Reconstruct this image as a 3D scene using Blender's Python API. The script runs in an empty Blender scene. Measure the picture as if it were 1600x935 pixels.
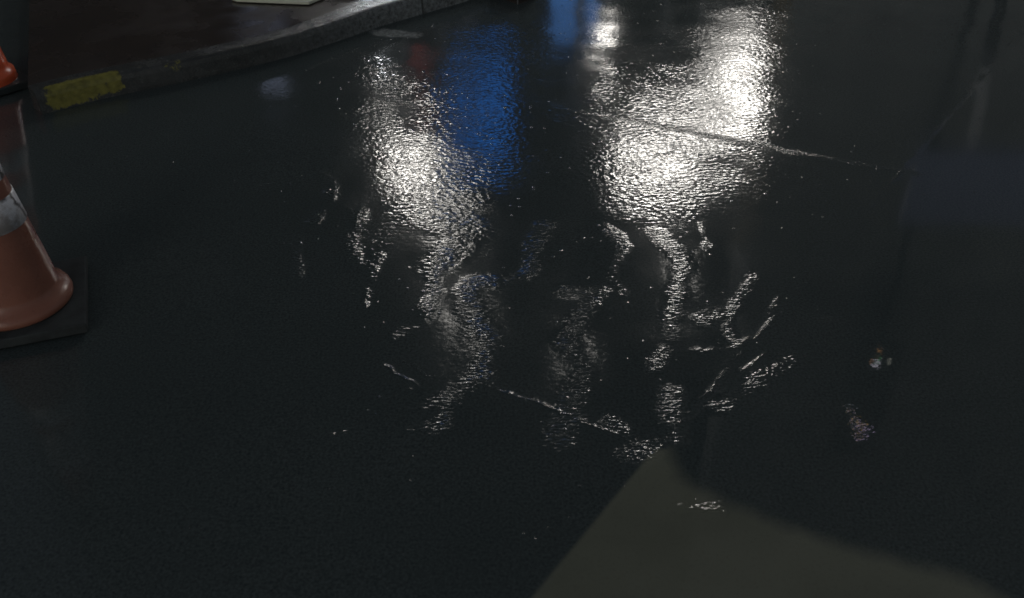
import bpy, bmesh, math, random
import numpy as np
from mathutils import Vector, Matrix

random.seed(4)
R = math.radians
C = bpy.context.scene.collection
scene = bpy.context.scene

# ------------------------------------------------------------------ camera
CAM_H, PITCH, F = 1.55, R(35.0), 1500.0          # metres, radians, focal length in photo pixels
cp, sp = math.cos(PITCH), math.sin(PITCH)
camd = bpy.data.cameras.new('camera')
cam = bpy.data.objects.new('camera', camd)
C.objects.link(cam)
cam.location = (0, 0, CAM_H)
cam.rotation_euler = (math.pi/2 - PITCH, 0, 0)
camd.sensor_width = 36.0
camd.lens = F/1600*36.0
camd.clip_start = 0.05
camd.clip_end = 2000
camd.dof.use_dof = True
camd.dof.focus_distance = 3.0
camd.dof.aperture_fstop = 3.2
scene.camera = cam

def G(px, py, z=0.0):
    """where the line of sight through a photo pixel meets the level z"""
    a, b = (px-800)/F, (467.5-py)/F
    d = Vector((a, cp+b*sp, -sp+b*cp))
    t = (z-CAM_H)/d.z
    return Vector((d.x*t, d.y*t, z))

def mir(px, py, Y, z0=0.0):
    """a place at depth Y that a flat wet road shows mirrored at a photo pixel"""
    a, b = (px-800)/F, (467.5-py)/F
    d = Vector((a, cp+b*sp, -sp+b*cp))
    return Vector((d.x/d.y*Y, Y, -d.z/d.y*Y-CAM_H+2*z0))

# ------------------------------------------------------------------ helpers
def mat(name):
    m = bpy.data.materials.new(name); m.use_nodes = True
    nt = m.node_tree; nt.nodes.clear()
    out = nt.nodes.new('ShaderNodeOutputMaterial')
    bs = nt.nodes.new('ShaderNodeBsdfPrincipled')
    nt.links.new(bs.outputs[0], out.inputs[0])
    return m, nt, bs

class N:
    """short node writing"""
    def __init__(s, nt): s.nt = nt
    def new(s, t, **kw):
        n = s.nt.nodes.new(t)
        for k, v in kw.items(): setattr(n, k, v)
        return n
    def put(s, sock, v):
        if hasattr(v, 'links') or isinstance(v, bpy.types.NodeSocket): s.nt.links.new(v, sock)
        elif v is not None: sock.default_value = v
    def math(s, op, a, b=None, c=None, clamp=False):
        n = s.new('ShaderNodeMath', operation=op); n.use_clamp = clamp
        for i, v in enumerate((a, b, c)):
            if v is not None: s.put(n.inputs[i], v)
        return n.outputs[0]
    def noise(s, vec, scale, detail=2.0, rough=.5):
        n = s.new('ShaderNodeTexNoise')
        s.put(n.inputs['Vector'], vec); n.inputs['Scale'].default_value = scale
        n.inputs['Detail'].default_value = detail; n.inputs['Roughness'].default_value = rough
        return n.outputs[0]
    def attr(s, name):
        return s.new('ShaderNodeAttribute', attribute_name=name).outputs['Fac']
    def remap(s, v, a, b, c=0., d=1.):
        n = s.new('ShaderNodeMapRange'); n.clamp = True
        s.put(n.inputs[0], v)
        for i, x in zip((1, 2, 3, 4), (a, b, c, d)): s.put(n.inputs[i], x)
        return n.outputs[0]
    def mix(s, f, a, b):
        n = s.new('ShaderNodeMix', data_type='RGBA')
        s.put(n.inputs[0], f); s.put(n.inputs[6], a); s.put(n.inputs[7], b)
        return n.outputs[2]
    def bump(s, h, strength=1., dist=1., normal=None):
        n = s.new('ShaderNodeBump'); n.inputs['Strength'].default_value = strength
        n.inputs['Distance'].default_value = dist
        s.put(n.inputs['Height'], h)
        if normal is not None: s.put(n.inputs['Normal'], normal)
        return n.outputs[0]
    def objco(s): return s.new('ShaderNodeTexCoord').outputs['Object']

def simple(name, col, rough=.5, metal=0., var=.25, scale=14., emit=None, estr=0., bump=0.):
    m, nt, b = mat(name); n = N(nt)
    co = n.objco()
    v = n.noise(co, scale, 5., .6)
    dark = tuple(c*(1-var) for c in col)+(1,); light = tuple(min(1, c*(1+var)) for c in col)+(1,)
    n.put(b.inputs['Base Color'], n.mix(n.remap(v, .3, .7), dark, light))
    n.put(b.inputs['Roughness'], n.remap(v, .3, .7, max(.02, rough-.08), min(1, rough+.08)))
    b.inputs['Metallic'].default_value = metal
    if bump: n.put(b.inputs['Normal'], n.bump(n.noise(co, scale*6, 4.), 1., bump))
    if emit is not None:
        b.inputs['Emission Color'].default_value = tuple(emit)+(1,)
        b.inputs['Emission Strength'].default_value = estr
    return m

def link(name, bm, m=None, parent=None, smooth=False):
    me = bpy.data.meshes.new(name); bm.to_mesh(me); bm.free()
    if smooth:
        me.polygons.foreach_set('use_smooth', [True]*len(me.polygons))
    o = bpy.data.objects.new(name, me); C.objects.link(o)
    if m: me.materials.append(m)
    if parent: o.parent = parent
    return o

def thing(name, label, cat, loc=(0, 0, 0), rz=0., group=None):
    o = bpy.data.objects.new(name, None); C.objects.link(o)
    o.location = loc; o.rotation_euler = (0, 0, rz)
    o['label'] = label; o['category'] = cat
    if group: o['group'] = group
    return o

def box(bm, c, s, bevel=0., rot=None):
    r = bmesh.ops.create_cube(bm, size=1.0)
    vs = r['verts']
    bmesh.ops.scale(bm, vec=s, verts=vs)
    if bevel:
        es = list({e for v in vs for e in v.link_edges})
        r2 = bmesh.ops.bevel(bm, geom=es, offset=bevel, segments=2, affect='EDGES', profile=.5)
        vs = list({v for f in r2['faces'] for v in f.verts} | {v for v in vs if v.is_valid})
    if rot is not None: bmesh.ops.rotate(bm, cent=(0, 0, 0), matrix=rot, verts=vs)
    bmesh.ops.translate(bm, vec=c, verts=vs)
    return vs

def boxbm(c, s, bevel=0., rot=None):
    bm = bmesh.new(); box(bm, c, s, bevel, rot); return bm

def lathe(profile, seg=64, wob=None):
    bm = bmesh.new(); rings = []
    for r, z in profile:
        rings.append([bm.verts.new((r*math.cos(2*math.pi*k/seg), r*math.sin(2*math.pi*k/seg), z)) for k in range(seg)])
    for a, b in zip(rings, rings[1:]):
        for k in range(seg):
            bm.faces.new((a[k], a[(k+1) % seg], b[(k+1) % seg], b[k]))
    return bm

def tube(p0, p1, r0, r1=None, seg=24):
    r1 = r0 if r1 is None else r1
    bm = bmesh.new()
    d = (Vector(p1)-Vector(p0))
    bmesh.ops.create_cone(bm, cap_ends=True, segments=seg, radius1=r0, radius2=r1, depth=d.length)
    q = Vector((0, 0, 1)).rotation_difference(d.normalized()).to_matrix()
    bmesh.ops.rotate(bm, cent=(0, 0, 0), matrix=q, verts=bm.verts)
    bmesh.ops.translate(bm, vec=(Vector(p0)+Vector(p1))/2, verts=bm.verts)
    return bm

# ------------------------------------------------------------------ the wet road
FINE = 0.008
def axis(lo, hi, step, far0, far1):
    core = np.arange(lo, hi+step/2, step)
    def grow(start, end, sign):
        out = []; x = start; d = step
        while abs(x) < abs(end) or (sign*(end-x) > 0):
            d *= 1.35; x = x+sign*d
            if sign*(end-x) <= 0: out.append(end); break
            out.append(x)
        return out
    return np.concatenate([np.array(grow(core[0], far0, -1))[::-1], core, np.array(grow(core[-1], far1, 1))])
gx = axis(-2.75, 2.75, FINE, -400., 400.)
gy = axis(1.0, 5.15, FINE, -400., 700.)
X, Y = np.meshgrid(gx, gy)

def poly_dist(pts):
    """distance from every ground vertex to a polyline given in photo pixels on the road"""
    P = [G(*p) for p in pts]
    best = np.full(X.shape, 1e9)
    for a, b in zip(P, P[1:]):
        dx, dy = b.x-a.x, b.y-a.y
        L2 = dx*dx+dy*dy+1e-12
        t = np.clip(((X-a.x)*dx+(Y-a.y)*dy)/L2, 0, 1)
        best = np.minimum(best, np.hypot(X-a.x-t*dx, Y-a.y-t*dy))
    return best

def signed(p, q):
    a, b = G(*p), G(*q)
    d = Vector((b.x-a.x, b.y-a.y)); d.normalize()
    s = (X-a.x)*d.y-(Y-a.y)*d.x
    t = (X-a.x)*d.x+(Y-a.y)*d.y
    L = math.hypot(b.x-a.x, b.y-a.y)
    return s, t, L

def vnoise(x, y, seed):
    """smooth value noise, one cell per unit"""
    xi, yi = np.floor(x), np.floor(y)
    fx, fy = x-xi, y-yi
    fx, fy = fx*fx*fx*(fx*(fx*6-15)+10), fy*fy*fy*(fy*(fy*6-15)+10)
    def h(a, b):
        v = np.sin(a*127.1+b*311.7+seed*74.7)*43758.5453
        return v-np.floor(v)
    return (h(xi, yi)*(1-fx)+h(xi+1, yi)*fx)*(1-fy)+(h(xi, yi+1)*(1-fx)+h(xi+1, yi+1)*fx)*fy
def fbm(x, y, seed, o=4):
    s = 0; a = .5; t = 0
    for k in range(o):
        s = s+a*vnoise(x*2**k, y*2**k, seed+k); t += a; a *= .5
    return s/t
def sstep(a, b, v):
    t = np.clip((v-a)/(b-a), 0, 1); return t*t*(3-2*t)

W1 = (fbm(X*5, Y*5, 3)-.5)*.10              # wobble that frays every outline
W2 = (fbm(X*16, Y*16, 9)-.5)*.05
D = lambda pts: poly_dist(pts)+W1+W2

def blob(pts, w, soft):
    return 1-sstep(w-soft, w+soft, D(pts))

# --- slope of the water film: grain (stones showing through) and ripple (running water)
grain = np.full(X.shape, .0065)
def add(a, amp): 
    global grain
    grain = np.maximum(grain, a*amp)
# worn, stony asphalt under the lamps
M1 = .62+.76*fbm(X*7, Y*7, 71)
add(blob([(560, 180), (600, 210), (640, 270), (655, 320)], .15, .13), .032)
add(blob([(640, 262), (650, 290)], .15, .10), .024)
add(blob([(640, 320), (690, 355), (745, 355), (700, 400), (680, 425)], .070, .03), .042)
add(blob([(560, 330), (600, 380)], .08, .08), .022)
add(blob([(965, 275), (1060, 245), (1140, 260)], .20, .13), .024)
add(blob([(1000, 260), (1080, 190), (1160, 160), (1195, 60)], .28, .16), .036)
add(blob([(980, 170), (1050, 110)], .2, .16), .034)
add(blob([(1080, 70), (1190, 60), (1215, 20)], .26, .2), .036)
add(blob([(975, 320), (1060, 330), (1130, 300)], .10, .08), .034)
add(blob([(940, 55), (945, 66)], .11, .10), .020)
add(blob([(770, 60), (750, 130), (740, 260)], .26, .14), .036)
add(blob([(790, 210), (760, 300)], .10, .08), .028)
add(blob([(1230, 150), (1250, 220), (1190, 300)], .18, .14), .030)
add(blob([(870, 180), (960, 200)], .12, .08), .030)
add(blob([(400, 130), (440, 110)], .16, .1), .014)
# upper right and upper left: rough but out of the light
add(blob([(1300, 60), (1400, 160)], .45, .2), .014)
add(blob([(560, 95), (690, 150)], .13, .1), .042)
add(blob([(515, 185), (560, 170)], .05, .04), .040)
grain *= M1
ripple = np.zeros(X.shape)
W3 = .70+.75*(fbm(X*9+Y*3, Y*6, 83, 3)-.5)*2
def rip(pts, w, amp, soft=.75):
    global ripple
    d = poly_dist(pts)+W1*.35+W2*.8
    ripple = np.maximum(ripple, (1-sstep(w*(1-soft), w*(1+soft), d))**1.3*amp*np.clip(W3, .35, 1.5))
rip([(690, 400), (675, 440), (668, 490), (660, 510), (620, 525)], .028, .085)
rip([(775, 440), (735, 440), (725, 490), (768, 530), (745, 590), (700, 625), (645, 640)], .033, .115)
rip([(738, 480), (745, 520)], .045, .09)
rip([(690, 640), (692, 668), (640, 676)], .024, .15)
rip([(600, 625), (640, 608)], .006, .14)
rip([(515, 683), (560, 668)], .006, .15)
rip([(855, 350), (832, 385), (828, 415), (795, 440)], .030, .10)
rip([(945, 352), (978, 385), (952, 430), (972, 455)], .019, .085)
rip([(885, 455), (940, 455), (915, 480), (885, 530), (912, 580), (885, 640), (900, 655)], .030, .115)
rip([(880, 655), (875, 690)], .03, .10)
rip([(1025, 365), (1045, 385), (1068, 415), (1058, 450), (1045, 500), (1055, 530)], .029, .085)
rip([(1040, 545), (1022, 575)], .020, .11)
rip([(1050, 548), (1140, 548), (1170, 528)], .014, .13)
rip([(1178, 436), (1150, 470), (1140, 510), (1150, 535)], .020, .115)
rip([(1100, 500), (1140, 490)], .03, .08)
rip([(1218, 460), (1205, 490), (1200, 515)], .015, .13)
rip([(1240, 462), (1262, 460)], .006, .13)
rip([(1280, 500), (1300, 498)], .006, .13)
rip([(1150, 588), (1185, 562), (1208, 538)], .011, .15)
rip([(1232, 540), (1245, 565), (1190, 590), (1140, 635)], .036, .17)
rip([(1048, 615), (1045, 650), (1058, 685), (1010, 705), (985, 715)], .026, .16)
rip([(1098, 634), (1122, 628)], .008, .15)
rip([(560, 335), (546, 380), (560, 415)], .028, .11)
rip([(572, 440), (572, 480)], .020, .12)
rip([(500, 270), (520, 290), (515, 315), (490, 345)], .022, .14)
rip([(465, 375), (462, 430)], .020, .15)
rip([(425, 430), (418, 445)], .014, .11)
rip([(590, 400), (575, 430)], .024, .08)
rip([(1095, 350), (1110, 385)], .018, .06)
rip([(955, 660), (975, 672)], .02, .13)
rip([(1060, 791), (1135, 795)], .013, .34, .5)
rip([(1128, 790), (1133, 802)], .013, .34, .5)
rip([(1030, 790), (1045, 795)], .006, .16)
rip([(1322, 638), (1332, 655), (1338, 682), (1362, 668)], .022, .022, .7)
ripple *= 1.3
# joint on the right: level, smooth concrete-like strip with standing water beyond it
sR, tR, LR = signed((830, 935), (1540, 115))
sR = sR+(fbm(X*9, Y*9, 21)-.5)*.008
right = sstep(-.004, .012, sR)
near = sstep(2.75, 2.3, Y)
grain = grain*(1-right)+(.0013+.0032*(1-near))*right
# bottom right wedge: a wall's reflection painted as a paler ground colour
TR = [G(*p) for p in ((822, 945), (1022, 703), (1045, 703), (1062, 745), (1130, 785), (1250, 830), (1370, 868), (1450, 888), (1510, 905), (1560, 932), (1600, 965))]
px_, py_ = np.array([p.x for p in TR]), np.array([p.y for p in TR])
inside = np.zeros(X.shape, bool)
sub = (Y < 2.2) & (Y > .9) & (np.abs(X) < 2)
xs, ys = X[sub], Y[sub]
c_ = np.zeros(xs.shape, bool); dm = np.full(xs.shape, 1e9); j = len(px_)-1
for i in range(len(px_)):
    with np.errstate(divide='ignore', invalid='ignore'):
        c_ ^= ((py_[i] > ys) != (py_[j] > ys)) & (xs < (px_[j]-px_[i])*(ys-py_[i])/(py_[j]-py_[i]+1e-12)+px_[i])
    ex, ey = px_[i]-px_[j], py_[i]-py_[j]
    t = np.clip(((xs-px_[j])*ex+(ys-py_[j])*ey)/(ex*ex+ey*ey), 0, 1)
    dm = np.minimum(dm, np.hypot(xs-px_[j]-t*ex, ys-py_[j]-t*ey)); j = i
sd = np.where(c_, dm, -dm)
refl_wedge = np.zeros(X.shape)
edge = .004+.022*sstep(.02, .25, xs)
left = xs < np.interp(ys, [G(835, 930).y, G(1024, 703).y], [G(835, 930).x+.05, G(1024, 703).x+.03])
refl_wedge[sub] = np.clip((sd+np.where(left, .0, (fbm(xs*30, ys*30, 31)-.5)*.02))/np.where(left, .004, edge*.9), -1, 1)
refl_wedge[~sub] = -1

sheen_patch = blob([(597, 50), (652, 57)], .030, .012)*.9  # pale patch by the kerb: specular sheen painted into the asphalt colour

# joints and cracks as a signed distance, faded at the ends
def crack(p, q, fade=.12):
    s, t, L = signed(p, q)
    s = s+(fbm(X*14, Y*14, 41)-.5)*.030+(fbm(X*60, Y*60, 43)-.5)*.008
    m = sstep(-.02, fade, t)*(1-sstep(L-fade, L+.02, t))
    return np.clip(s, -.2, .2), m
cr1, m1 = crack((742, 592), (1010, 700))
cr1b, m1b = crack((600, 574), (645, 603), .02)
cr2, m2 = crack((825, 160), (1450, 276))
use = np.abs(cr1b) < np.abs(cr1); use &= m1b > .01
cr1 = np.where(use, cr1b, cr1); m1 = np.where(use, m1b, m1)
# height: slow undulation, and a few millimetres of joint lip
core = (np.abs(X) < 2.75) & (Y > 1.0) & (Y < 5.15)
fadeb = sstep(2.75, 2.4, np.abs(X))*sstep(5.15, 5.0, Y)*sstep(1.0, 1.1, Y)
Z = ((fbm(X*1.3, Y*1.3, 51, 2)-.5)*.004+(fbm(X*4, Y*4, 57, 2)-.5)*.0030)*fadeb*(1-.8*right)

ny, nx = X.shape
verts = np.stack([X, Y, Z], -1).reshape(-1, 3).astype(np.float32)
idx = np.arange(nx*ny).reshape(ny, nx)
quads = np.stack([idx[:-1, :-1], idx[:-1, 1:], idx[1:, 1:], idx[1:, :-1]], -1).reshape(-1, 4).astype(np.int32)
me = bpy.data.meshes.new('road')
me.vertices.add(len(verts)); me.vertices.foreach_set('co', verts.ravel())
me.loops.add(quads.size); me.loops.foreach_set('vertex_index', quads.ravel())
me.polygons.add(len(quads))
me.polygons.foreach_set('loop_start', np.arange(0, quads.size, 4, dtype=np.int32))
me.polygons.foreach_set('use_smooth', np.ones(len(quads), bool))
me.update(calc_edges=True)
for nm, arr in (('grain', grain), ('ripple', ripple), ('refl_wedge', refl_wedge), ('right', right), ('sheen_patch', sheen_patch), ('still', right*(.25+.75*near)), ('joint', np.clip(sR, -.2, .2)),
                ('crack', cr1), ('crackm', m1), ('seam', cr2), ('seamm', m2*(.22+1.5*sstep(.25, .75, X)))):
    at = me.attributes.new(nm, 'FLOAT', 'POINT')
    at.data.foreach_set('value', np.ascontiguousarray(arr, dtype=np.float32).ravel())
road = bpy.data.objects.new('road', me); C.objects.link(road); road['kind'] = 'structure'

m, nt, b = mat('wet_asphalt'); n = N(nt)
co = n.objco()
def stretched(sx, sy, rot):
    mp = n.new('ShaderNodeMapping'); n.put(mp.inputs[0], co)
    mp.inputs['Rotation'].default_value = (0, 0, rot); mp.inputs['Scale'].default_value = (sx, sy, 1)
    return mp.outputs[0]
A_g, A_r = n.attr('grain'), n.attr('ripple')
SG, SR = 58., 112.
g1 = n.noise(stretched(.85, 1.25, R(-14)), SG, .9, .5)
r1 = n.noise(stretched(.50, 1.30, R(-26)), SR, .8, .45)
h = n.math('ADD', n.math('MULTIPLY', n.math('MULTIPLY', A_g, 1/(.55*SG)), g1),
           n.math('MULTIPLY', n.math('MULTIPLY', A_r, 1/(.55*SR)), r1))
# single stones standing out of the film
vo = n.new('ShaderNodeTexVoronoi'); n.put(vo.inputs['Vector'], co); vo.inputs['Scale'].default_value = 40.
vsep = n.new('ShaderNodeSeparateColor'); n.put(vsep.inputs[0], vo.outputs['Color'])
keep = n.math('GREATER_THAN', vsep.outputs[0], n.remap(n.noise(co, 2.2, 3.), .35, .7, .95, .74))
dome = n.remap(vo.outputs['Distance'], .0, n.remap(vsep.outputs[1], 0, 1, .16, .34), 1., 0.)
dome = n.math('MULTIPLY', n.math('MULTIPLY', dome, dome), n.math('MULTIPLY', keep, n.math('SUBTRACT', 1., n.math('MULTIPLY', n.attr('right'), .25))))
h = n.math('ADD', h, n.math('MULTIPLY', dome, .0014))
# cracks: a narrow groove with a raised lip
def ridge(sock, w):
    q = n.math('DIVIDE', sock, w)
    return n.math('EXPONENT', n.math('MULTIPLY', n.math('MULTIPLY', q, q), -1.))
brk = n.remap(n.noise(co, 30., 3.), .38, .62)
h = n.math('ADD', h, n.math('MULTIPLY', n.math('MULTIPLY', ridge(n.attr('crack'), .006), n.math('MULTIPLY', n.attr('crackm'), brk)), .0026))
sg = n.noise(co, 120., 1.5)
h = n.math('ADD', h, n.math('MULTIPLY', n.math('MULTIPLY', ridge(n.attr('seam'), .022), n.attr('seamm')), n.math('MULTIPLY', sg, .0016)))
h = n.math('ADD', h, n.math('MULTIPLY', n.math('MULTIPLY', ridge(n.attr('joint'), .008), n.remap(n.noise(co, 7., 3.), .5, .66)), n.math('MULTIPLY', sg, .003)))
n.put(b.inputs['Normal'], n.bump(h))
st = n.noise(co, 150., 3., .7)
asph = n.mix(n.remap(st, .3, .75), (.030, .044, .046, 1), (.104, .124, .126, 1))
asph = n.mix(n.remap(n.noise(co, 210., 1.), .74, .80, 0, .6), asph, (.2, .2, .19, 1))
asph = n.mix(n.remap(n.noise(co, 1.4, 4.), .3, .7, 0, .5), asph, (.044, .058, .060, 1))
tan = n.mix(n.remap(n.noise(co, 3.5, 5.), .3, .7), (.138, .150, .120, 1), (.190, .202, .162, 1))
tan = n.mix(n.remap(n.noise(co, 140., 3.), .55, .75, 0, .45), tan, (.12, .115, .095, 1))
asph = n.mix(n.math('MULTIPLY', n.attr('sheen_patch'), n.remap(n.noise(co, 45., 5., .7), .34, .6)), asph, (.36, .39, .39, 1))
n.put(b.inputs['Base Color'], n.mix(n.remap(n.attr('refl_wedge'), -1, 1), asph, tan))
n.put(b.inputs['Roughness'], n.math('SUBTRACT', n.remap(n.noise(co, 6., 4.), .3, .7, .075, .12), n.math('MULTIPLY', n.attr('still'), .075)))
b.inputs['IOR'].default_value = 1.36
me.materials.append(m)

# ------------------------------------------------------------------ kerb and pavement
KH, KW = .09, .11
kwf = lambda i, n_: .09+.17*min(1., max(0., (i/n_-.12)/.22))
kp = [(66, 180), (130, 163), (190, 149), (330, 119), (450, 90), (520, 68), (600, 40), (720, 5), (790, -17), (880, -45)]
K = [G(*p) for p in kp]
K.append(K[-1]+(K[-1]-K[-2]).normalized()*6)
def resample(P, step):
    out = []
    # Catmull-Rom
    Q = [P[0]*2-P[1]]+P+[P[-1]*2-P[-2]]
    for i in range(1, len(Q)-2):
        p0, p1, p2, p3 = Q[i-1:i+3]
        k = max(2, int((p2-p1).length/step))
        for t in range(k):
            u = t/k
            out.append(.5*((2*p1)+(p2-p0)*u+(2*p0-5*p1+4*p2-p3)*u*u+(3*p1-p0-3*p2+p3)*u**3))
    out.append(P[-1].copy()); return out
KS = resample(K, .012)
nrm = []
for i in range(len(KS)):
    d = KS[min(i+1, len(KS)-1)]-KS[max(i-1, 0)]; d.z = 0; d.normalize()
    nrm.append(Vector((-d.y, d.x, 0)))
prof = [(0, -.02), (0, .012), (.002, .035), (.004, .06), (.008, KH-.012), (.016, KH-.004), (.028, KH), (.07, KH+.001), (KW, KH+.001), (KW, -.02)]
bm = bmesh.new(); pl = bm.verts.layers.float.new('paint'); pw = bm.verts.layers.float.new('pale'); jt = bm.verts.layers.float.new('jointline')
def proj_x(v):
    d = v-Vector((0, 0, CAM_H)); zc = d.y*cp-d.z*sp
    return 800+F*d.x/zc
rows = []
for i_, (p, q) in enumerate(zip(KS, nrm)):
    row = []; KWi = kwf(i_, len(KS))
    jit = .004*math.sin(i_*.013)+.003*math.sin(i_*.071+1)
    sx = proj_x(p+Vector((0, 0, .05)))
    for o_, z in prof:
        if o_ == KW: o_ = KWi
        elif o_ == .07: o_ = KWi*.6
        v = bm.verts.new(p+q*(o_+(jit if z > 0 else 0))+Vector((0, 0, z)))
        on = min(1., .45+min(sx-70, 194-sx)/22) if 70 < sx < 194 else (.30 if 208 < sx < 232 or 262 < sx < 286 else 0.)
        v[pl] = on*((1. if .03 < z else .55) if .01 < z and o_ < .03 else .0)
        v[jt] = 1. if (i_ % 75) < 1 else 0.
        v[pw] = min(1., max(0., (sx-420)/220))  # paler to the right: light on the kerb painted into its concrete
        row.append(v)
    rows.append(row)
for a, c in zip(rows, rows[1:]):
    for k in range(len(prof)-1):
        bm.faces.new((a[k], c[k], c[k+1], a[k+1]))
bm.faces.new(rows[0])
bmesh.ops.recalc_face_normals(bm, faces=bm.faces)
m, nt, b = mat('wet_kerb_concrete'); n = N(nt); co = n.objco()
v = n.noise(co, 9., 5., .65)
base = n.mix(n.remap(v, .3, .7), (.030, .034, .035, 1), (.065, .072, .073, 1))
base = n.mix(n.remap(n.noise(co, 160., 3.), .5, .8, 0, .5), base, (.13, .135, .13, 1))
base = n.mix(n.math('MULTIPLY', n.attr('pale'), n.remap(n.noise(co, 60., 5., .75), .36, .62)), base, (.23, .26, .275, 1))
wear = n.math('ADD', n.math('MULTIPLY', n.attr('paint'), 1.15), n.math('MULTIPLY', n.math('SUBTRACT', n.noise(co, 20., 6., .75), .5), 2.6))
base = n.mix(n.remap(wear, .62, .78), base, n.mix(n.remap(n.noise(co, 40., 5.), .35, .65), (.14, .135, .034, 1), (.24, .23, .055, 1)))
base = n.mix(n.remap(n.attr('jointline'), .3, .8), base, (.05, .055, .055, 1))
n.put(b.inputs['Base Color'], base)
n.put(b.inputs['Roughness'], n.remap(v, .3, .7, .18, .34))
n.put(b.inputs['Normal'], n.bump(n.noise(co, 110., 4., .6), 1., .0022))
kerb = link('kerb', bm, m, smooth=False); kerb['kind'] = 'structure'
# pavement behind it
bm = bmesh.new()
back = [KS[i]+nrm[i]*(kwf(i, len(KS))+.001)+Vector((0, 0, KH-.003)) for i in range(0, len(KS), 6)]
far = [Vector((back[-1].x, 11.9, KH-.003)), Vector((-1.75, 11.9, KH-.003)), Vector((-5.5, 11.9, KH-.003))]
far = [Vector((back[-1].x+1.0, 11.9, KH-.003)), Vector((back[0].x-3.4, 11.9, KH-.003))]
top = [bm.verts.new(v) for v in back+far]
bot = [bm.verts.new(v.co-Vector((0, 0, .12))) for v in top]
bm.faces.new(top)
for i in range(len(top)):
    j = (i+1) % len(top)
    bm.faces.new((top[i], bot[i], bot[j], top[j]))
bmesh.ops.recalc_face_normals(bm, faces=bm.faces)
bmesh.ops.triangulate(bm, faces=[f for f in bm.faces if len(f.verts) > 4])
m, nt, b = mat('wet_brown_pavers'); n = N(nt); co = n.objco()
br = n.new('ShaderNodeTexBrick')
mp = n.new('ShaderNodeMapping'); n.put(mp.inputs[0], co); mp.inputs['Rotation'].default_value = (0, 0, R(-62))
n.put(br.inputs['Vector'], mp.outputs[0]); br.inputs['Scale'].default_value = 5.
br.inputs['Color1'].default_value = (.036, .029, .027, 1); br.inputs['Color2'].default_value = (.045, .035, .031, 1)
br.inputs['Mortar'].default_value = (.04, .033, .03, 1); br.inputs['Mortar Size'].default_value = .01
n.put(b.inputs['Base Color'], n.mix(n.remap(n.noise(co, 90., 4.), .35, .7, 0, .6), br.outputs[0], (.036, .031, .029, 1)))
n.put(b.inputs['Roughness'], n.remap(n.noise(co, 5., 4.), .35, .65, .12, .4))
n.put(b.inputs['Normal'], n.bump(n.noise(co, 120., 3.), 1., .0005))
pave = link('pavement', bm, m); pave['kind'] = 'structure'

# white painted mark on the pavement, only its near corner in the photograph
bm = bmesh.new()
zp = KH+.002
q = [G(x, y, zp) for x, y in ((362, 0), (370, 3), (483, 7.5), (506, -2), (520, -30), (380, -40))]
f = bm.faces.new([bm.verts.new(v) for v in q])
r = bmesh.ops.extrude_face_region(bm, geom=[f])
bmesh.ops.translate(bm, vec=(0, 0, .012), verts=[e for e in r['geom'] if isinstance(e, bmesh.types.BMVert)])
bmesh.ops.recalc_face_normals(bm, faces=bm.faces)
pm = simple('pale_green_white_plate', (.62, .66, .55), .5, var=.1)
pl_ = link('ramp_plate', bm, pm)
pl_['label'] = 'pale greenish white plate lying on the brown pavement at the top edge'; pl_['category'] = 'plate'

# ------------------------------------------------------------------ traffic cones
def cone_mats(tag, c0, c1, rough):
    m, nt, b = mat('orange_plastic_'+tag); n = N(nt); co = n.objco()
    v = n.noise(co, 7., 5., .65)
    n.put(b.inputs['Base Color'], n.mix(n.remap(v, .32, .68), c0+(1,), c1+(1,)))
    scuff = n.remap(n.noise(co, 55., 5., .7), .58, .72, 0, .35)
    n.put(b.inputs['Base Color'], n.mix(scuff, n.mix(n.remap(v, .32, .68), c0+(1,), c1+(1,)), (.10, .05, .035, 1)))
    n.put(b.inputs['Roughness'], n.remap(v, .3, .7, rough-.06, rough+.1))
    n.put(b.inputs['Normal'], n.bump(n.noise(co, 22., 2.), 1., .0005))
    return m
rub = simple('black_rubber', (.046, .053, .055), .8, var=.3, scale=20, bump=.0005)
rub.node_tree.nodes['Principled BSDF'].inputs['Specular IOR Level'].default_value = .15
wetrub = simple('wet_black_rubber', (.030, .038, .040), .35, var=.3, scale=20, bump=.0005)
m, nt, b = mat('reflective_sleeve'); n = N(nt); co = n.objco()
wv = n.new('ShaderNodeTexWave', bands_direction='Z'); n.put(wv.inputs['Vector'], co); wv.inputs['Scale'].default_value = 75.; wv.inputs['Distortion'].default_value = .3
gr = n.mix(n.remap(wv.outputs['Fac'], .2, .8, 0, .35), (.86, .87, .92, 1), (.66, .67, .72, 1))
dirt = n.remap(n.noise(co, 11., 6., .7), .47, .60)
gr = n.mix(n.math('MULTIPLY', dirt, .85), gr, (.36, .33, .315, 1))
spl = n.new('ShaderNodeTexVoronoi', feature='DISTANCE_TO_EDGE'); 
wco = n.new('ShaderNodeVectorMath', operation='ADD'); n.put(wco.inputs[0], co)
nz = n.new('ShaderNodeTexNoise'); n.put(nz.inputs['Vector'], co); nz.inputs['Scale'].default_value = 30.; nz.inputs['Detail'].default_value = 4.
sc = n.new('ShaderNodeVectorMath', operation='SCALE'); n.put(sc.inputs[0], nz.outputs['Color']); sc.inputs['Scale'].default_value = .05
n.put(wco.inputs[1], sc.outputs[0]); n.put(spl.inputs['Vector'], wco.outputs[0]); spl.inputs['Scale'].default_value = 7.
gr = n.mix(n.remap(spl.outputs['Distance'], .02, .08, .92, 0), gr, (.045, .04, .04, 1))
n.put(b.inputs['Base Color'], gr); b.inputs['Roughness'].default_value = .38; b.inputs['Metallic'].default_value = .15
sleeve = m

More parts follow.
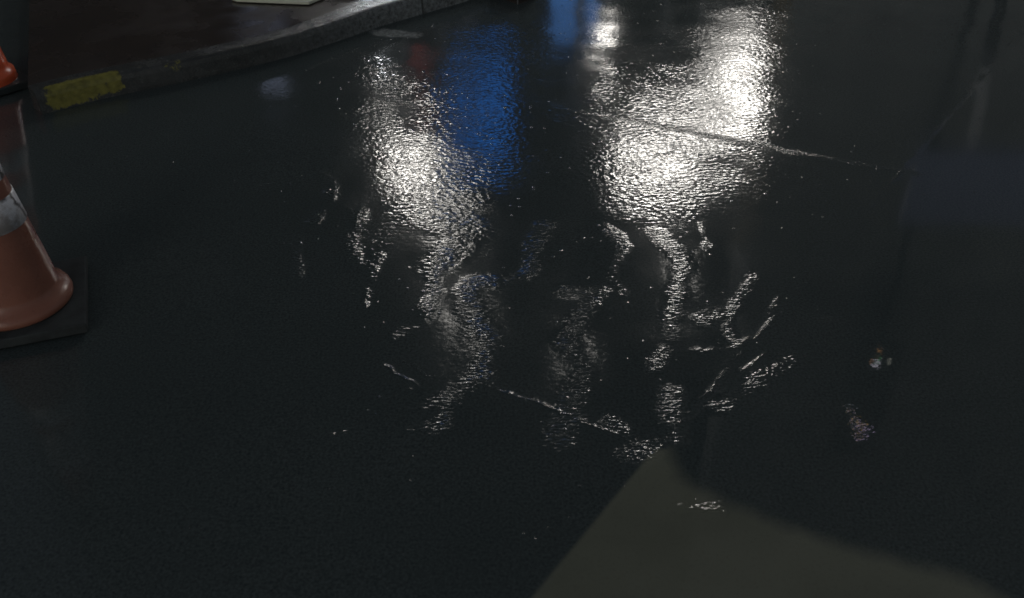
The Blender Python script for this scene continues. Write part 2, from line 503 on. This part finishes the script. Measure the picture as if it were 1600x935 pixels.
def make_cone(name, label, loc, rz, omat, foot=.36, scale=1.):
    rubber = rub if foot > .33 else wetrub
    t = thing(name, label, 'traffic cone', loc, rz, 'orange traffic cones along the left side')
    Hc, r0, r1, zb = .70*scale, .138*scale, .030*scale, .035*scale
    rr = lambda z: r0*.93+(r1-r0*.93)*(z-zb)/(Hc-zb)
    lip = 1. if foot > .33 else .955
    pr = [(r0*1.04, zb+.000), (r0*1.075*lip, zb+.005), (r0*1.08*lip, zb+.012), (r0*1.06*lip, zb+.022), (r0*1.005, zb+.031), (rr(zb+.045), zb+.045)]
    z = zb+.06
    while z < Hc-.012:
        pr.append((rr(z), z)); z += .02
    pr += [(rr(Hc-.006), Hc-.006), (rr(Hc)-.004, Hc), (rr(Hc)-.009, Hc-.002), (rr(Hc)-.010, Hc-.08)]
    link('body', lathe(pr, 96), omat, t, True)
    for z0, z1 in ((.282*scale, .366*scale), (.408*scale, .558*scale)):
        e = .0022
        link('reflective_collar', lathe([(rr(z0)+.0003, z0), (rr(z0)+e, z0+.001), (rr((z0+z1)/2)+e, (z0+z1)/2), (rr(z1)+e, z1-.001), (rr(z1)+.0003, z1)], 96), sleeve, t, True)
    bm = bmesh.new(); w = foot*scale
    box(bm, (0, 0, zb/2+.003), (w, w, zb-.006), .004)
    for sx in (-1, 1):
        for sy in (-1, 1): box(bm, (sx*w*.4, sy*w*.4, .004), (.05, .05, .008), .002)
    link('base', bm, rubber, t)
    return t
mat_old = cone_mats('old', (.27, .115, .080), (.34, .145, .10), .26)
mat_new = cone_mats('new', (.66, .105, .045), (.80, .15, .06), .22)
c1 = G(116, 486); c1 = Vector((c1.x-.150, c1.y, 0))
make_cone('traffic_cone', 'faded orange traffic cone with scuffed white reflective bands, nearest at the left edge', c1, R(20), mat_old)
c2 = G(26, 138); c2 = Vector((c2.x-.14, c2.y, 0))
make_cone('traffic_cone', 'bright red orange traffic cone on a black square base beside the yellow painted kerb', c2, R(-42), mat_new, .31)

# ------------------------------------------------------------------ what the wet road mirrors (all stands beyond the top of the picture)
dark_metal = simple('dark_grey_paint', (.05, .053, .055), .45)
galv = simple('galvanised_steel', (.32, .33, .34), .4, metal=.6)
lampglass = lambda nm, s, col=(1., .96, .9): simple(nm, (.8, .8, .8), .3, emit=col, estr=s)

def floodlight(name, label, head, size, strength, base_z=0., col=(1., .955, .89), cat='floodlight', group='white floodlights over the street'):
    """a post with a bracket and a flood head turned down towards the camera side"""
    t = thing(name, label, cat, (head.x, head.y+.35, base_z), 0, group)
    hz = head.z-base_z
    link('post', tube((0, 0, 0), (0, 0, hz+.15), .055, .04), galv, t)
    link('foot_plate', boxbm((0, 0, .01), (.26, .26, .02), .004), galv, t)
    link('bracket', tube((0, .0, hz+.08), (0, -.27, hz+.03), .022), galv, t)
    w, hh = size
    rot = Matrix.Rotation(R(-24), 3, 'X')
    hd = link('lamp_head', boxbm((0, 0, 0), (w+.06, .09, hh+.06), .012, rot), dark_metal, t)
    hd.location = (0, -.30, hz)
    ln = link('lens', boxbm((0, -.05, 0), (w, .012, hh), .004, rot), lampglass('lit_lens_'+str(round(strength)), strength, col), hd)
    return t
YL = 11.0
floodlight('floodlight', 'white floodlight on a post, mirrored as the bright patch left of the blue banner', mir(640, 272, YL), (.56, .30), 60.)
floodlight('floodlight', 'widest white floodlight, mirrored as the lower half of the right bright patch', mir(1030, 252, YL), (.90, .34), 60.)
floodlight('floodlight', 'white floodlight on the right post, mirrored as the upper half of the right bright patch', mir(1168, 158, YL), (.56, .30), 60.)
floodlight('floodlight', 'small low white lamp mirrored beside the lower blue panel at the top', mir(944, 63, YL), (.24, .15), 40.)

# floodlights added to fill out the bright patches, then street lamps and shop building
floodlight('floodlight', 'dim wide floodlight added for the grey tail under the left bright patch', mir(700, 355, YL), (.62, .34), 22.)
floodlight('floodlight', 'small floodlight added for the sparse top of the left bright patch', mir(600, 200, YL), (.14, .09), 34.)
floodlight('floodlight', 'wide floodlight added for the grey top of the right bright patch', mir(1140, 92, YL), (.62, .22), 13.)
floodlight('floodlight', 'floodlight added between the two brightest ones to fill the slanting right glare', mir(1108, 206, YL), (.50, .18), 36.)
floodlight('street_lamp', 'tall street lamp mirrored in the left wavy streaks below the blue streak', mir(738, 500, YL), (.44, .40), 9., cat='street lamp', group='tall street lamps')
floodlight('street_lamp', 'tall street lamp mirrored in the long wavy streak at the middle', mir(888, 550, YL), (.44, .40), 14., cat='street lamp', group='tall street lamps')
floodlight('street_lamp', 'tall street lamp mirrored in the wavy streak under the right bright patch', mir(1058, 440, YL), (.44, .40), 9., cat='street lamp', group='tall street lamps')
floodlight('street_lamp', 'tallest street lamp, mirrored in the slanting streaks left of the joint', mir(1192, 580, YL), (.44, .40), 9., cat='street lamp', group='tall street lamps')
YF = 12.0
wallm = simple('dark_render', (.045, .047, .046), .7, bump=.002)
bt = thing('shop_building', 'dark shop building across the street seen only mirrored in the wet road', 'building', (0, YF, 0))
link('wall', boxbm((-1.6, 2.0, 7.0), (13.0, 4.0, 14.0), .02), wallm, bt)
link('roof', boxbm((-1.6, 2.0, 14.1), (13.4, 4.4, .2), .02), dark_metal, bt)
for zz in (6.6, 9.4, 12.2):
    for xx in (-6.6, -4.6, -2.6, -.6, 1.4, 3.4):
        wf = link('window', boxbm((xx, -.02, zz), (1.1, .06, 1.5), .008), dark_metal, bt)
        link('pane', boxbm((xx, -.06, zz), (.96, .012, 1.36), .002), simple('shop_window_glass', (.02, .022, .025), .12) if xx == -6.6 and zz == 6.6 else bpy.data.materials['shop_window_glass'], wf)
pale = simple('pale_render', (.42, .42, .40), .6)
def span(x0, x1, y0, y1, Yd):
    a = mir((x0+x1)/2, y0, Yd); c = mir((x0+x1)/2, y1, Yd)
    l, r_ = mir(x0, (y0+y1)/2, Yd), mir(x1, (y0+y1)/2, Yd)
    return l.x, r_.x, min(a.z, c.z), max(a.z, c.z)
def panel(name, label, cat, px, Yd, face, frame=dark_metal, th=.09):
    x0, x1, z0, z1 = span(*px, Yd)
    t = thing(name, label, cat, ((x0+x1)/2, Yd, z0))
    link('casing', boxbm((0, 0, (z1-z0)/2), (x1-x0+.05, th, z1-z0+.05), .008), frame, t)
    link('lit_face', boxbm((0, -th/2-.003, (z1-z0)/2), (x1-x0, .012, z1-z0), .003), face, t)
    return t
blueA = simple('lit_blue_banner', (.02, .1, .4), .4, emit=(.012, .20, .74), estr=3.0)
blueB = simple('lit_blue_panel', (.02, .1, .4), .4, emit=(.06, .19, .50), estr=1.8)
redm = simple('lit_red_strip', (.4, .05, .04), .4, emit=(.9, .12, .10), estr=.34)
greyl = simple('glowing_blue_grey_board', (.3, .33, .4), .5, emit=(.28, .32, .70), estr=.085)  # weak glow put into the board in place of lamplight on it
nt = blueA.node_tree; n = N(nt); bs = nt.nodes['Principled BSDF']
n.put(bs.inputs['Emission Color'], n.mix(n.remap(n.noise(n.objco(), 2.6, 3.), .38, .6), (.010, .06, .20, 1), (.012, .24, .95, 1)))
panel('banner_sign', 'tall lit blue banner mirrored as the broad blue streak between the bright patches', 'sign', (696, 798, 118, 232), YF-.1, blueA)
panel('poster_case', 'lit blue poster case mirrored at the top edge left of the small lamp', 'sign', (860, 932, -60, 66), YF-.1, blueB)
panel('strip_sign', 'narrow red lit strip mirrored left of the blue streak', 'sign', (650, 668, 82, 152), YF-.1, redm)

# unseen tall wall added on the right to block the right-hand floodlights
sidem = simple('pale_haze_render', (.34, .35, .345), .75, var=.35, scale=2., bump=.002)  # pale tone imitates haze in the wall's reflection
ht = thing('light_blocker', 'tall plain wall added unseen on the right to cut off the right bright patch', 'building', (2.60, 9.0, 0))
link('wall', boxbm((4.5, .25, 7.0), (9.0, .5, 14.0), .02), sidem, ht)
link('blocker_corner_post', boxbm((-.05, .05, 2.0), (.09, .12, 4.0), .006), simple('blocker_ochre', (.30, .20, .06), .5), ht)
# sign board on a post, on the right
p0, p1 = mir(1541, 112, 6.0), mir(1524, 228, 6.0)
q0, q1 = mir(1430, 228, 6.0), mir(1640, 345, 6.0)
bt2 = thing('street_board', 'blue grey board on a pale post mirrored beyond the joint at right', 'sign', (p1.x, 6.0, 0))
link('post_foot', tube(((p0.x-p1.x)*1.9, 0, 0), (p0.x-p1.x, 0, p0.z), .04, .04), dark_metal, bt2)  # lower length darkened so the mirrored post ends at the joint
link('post', tube((p0.x-p1.x, 0, p0.z), (0, 0, p1.z+.1), .036, .036), simple('glowing_pale_post', (.6, .6, .6), .5, emit=(.55, .58, .60), estr=.05), bt2)  # post is no lamp: faint glow added in place of light falling on it
link('panel', boxbm(((q0.x+q1.x)/2-p1.x, -.06, (p1.z+q1.z)/2), (q1.x-q0.x, .05, q1.z-p1.z), .01), greyl, bt2)
# tall sign with small coloured lamps
y7 = 8.0
pc = mir(1372, 556, y7)
ps = thing('pylon_sign', 'tall pylon sign with small coloured lamps mirrored in the still water at right', 'sign', (pc.x, y7, 0))
pt = mir(1350, 690, y7)
link('mast', tube((0, .06, 0), (0, .06, pt.z+.2), .035, .03), dark_metal, ps)
link('back_board', boxbm((0, 0, (pc.z+pt.z)/2), (.5, .06, pt.z-pc.z+.4), .01), simple('grey_sign_back', (.14, .15, .15), .6), ps)
for (xx, yy, ww, hh_, cc, ee) in ((1372, 544, .045, .012, (1, .5, .18), 4.), (1372, 556, .045, .012, (.25, 1, .35), 2.2), (1361, 558, .025, .015, (1, .5, .25), 2.),
                               (1369, 562, .085, .014, (.9, .85, 1), 5.), (1389, 561, .035, .015, (.7, .7, .6), 3.)):
    q = mir(xx, yy, y7)
    link('lamp', boxbm((q.x-pc.x, -.04, q.z), (ww, .02, hh_), .003), simple('lit_small_lamp', (.5, .5, .5), .4, emit=cc, estr=ee), ps)
for (xx, yy, ww, hh_, cc, ee) in ((1328, 642, .09, .10, (.8, .85, .95), 2.2), (1338, 662, .12, .05, (1, .62, .12), 4.), (1345, 676, .16, .09, (.75, .6, .95), 4.)):
    q = mir(xx, yy, y7)
    link('lit_field', boxbm((q.x-pc.x, -.04, q.z), (ww, .02, hh_), .003), simple('lit_field', (.5, .5, .5), .4, emit=cc, estr=ee), ps)
# pay machine on the pavement
za = KH
mt0, mt1 = mir(414, 33, 7.6, za), mir(414, 2, 7.6, za)
mm = thing('pay_machine', 'slim machine with a pale blue lit front mirrored in the wet pavement', 'machine', (mt0.x, 7.6, za-.003))
link('post', boxbm((0, .05, .45), (.12, .10, .9), .01), dark_metal, mm)
link('head', boxbm((0, .05, 1.27), (.26, .16, .62), .02), dark_metal, mm)
link('lit_front', boxbm((0, -.036, 1.27), (.20, .012, .46), .004), simple('lit_machine_front', (.5, .5, .6), .4, emit=(.50, .62, .95), estr=.6), mm)

# low bollard light, added out of view to brighten the kerb at the top
bl = thing('kerb_fill_light', 'low bollard light added out of view to brighten the wet kerb at the top', 'bollard light', (-.86, 6.2, KH-.003))
link('post', tube((0, 0, 0), (0, 0, .36), .055, .05), dark_metal, bl)
link('kerb_fill_ring', tube((0, 0, .36), (0, 0, .48), .048, .048), lampglass('fill_light_ring', 45., (.92, .97, 1.)), bl)
link('cap', tube((0, 0, .48), (0, 0, .52), .07, .05), dark_metal, bl)

# night: a deep blue-grey sky and the faint glow of the town
w = bpy.data.worlds.new('World'); scene.world = w; w.use_nodes = True
wn = w.node_tree; wn.nodes.clear()
out = wn.nodes.new('ShaderNodeOutputWorld'); bg = wn.nodes.new('ShaderNodeBackground')
sky = wn.nodes.new('ShaderNodeTexSky'); sky.sky_type = 'NISHITA'; sky.sun_disc = False
EL, ROT = R(20), R(200)
sky.sun_elevation = EL; sky.sun_rotation = ROT
hs = wn.nodes.new('ShaderNodeHueSaturation'); hs.inputs['Saturation'].default_value = .38
wn.links.new(sky.outputs[0], hs.inputs['Color']); wn.links.new(hs.outputs[0], bg.inputs[0]); wn.links.new(bg.outputs[0], out.inputs[0])
bg.inputs['Strength'].default_value = .031
ld = bpy.data.lights.new('night_glow', 'SUN'); ld.energy = .1; ld.angle = R(20); ld.color = (1, .93, .82)
lo = bpy.data.objects.new('night_glow', ld); C.objects.link(lo)
sd_ = Vector((math.sin(ROT)*math.cos(EL), math.cos(ROT)*math.cos(EL), math.sin(EL)))
lo.rotation_euler = sd_.to_track_quat('Z', 'Y').to_euler()

vs = scene.view_settings
scene.display_settings.display_device = 'sRGB'
vs.view_transform = 'Standard'; vs.look = 'None'; vs.exposure = 0; vs.gamma = 1
scene.cycles.use_denoising = True
scene.cycles.denoiser = 'OPENIMAGEDENOISE'
scene.cycles.denoising_input_passes = 'RGB_ALBEDO_NORMAL'
scene.cycles.denoising_prefilter = 'ACCURATE'
scene.cycles.sample_clamp_indirect = 4
scene.cycles.max_bounces = 6
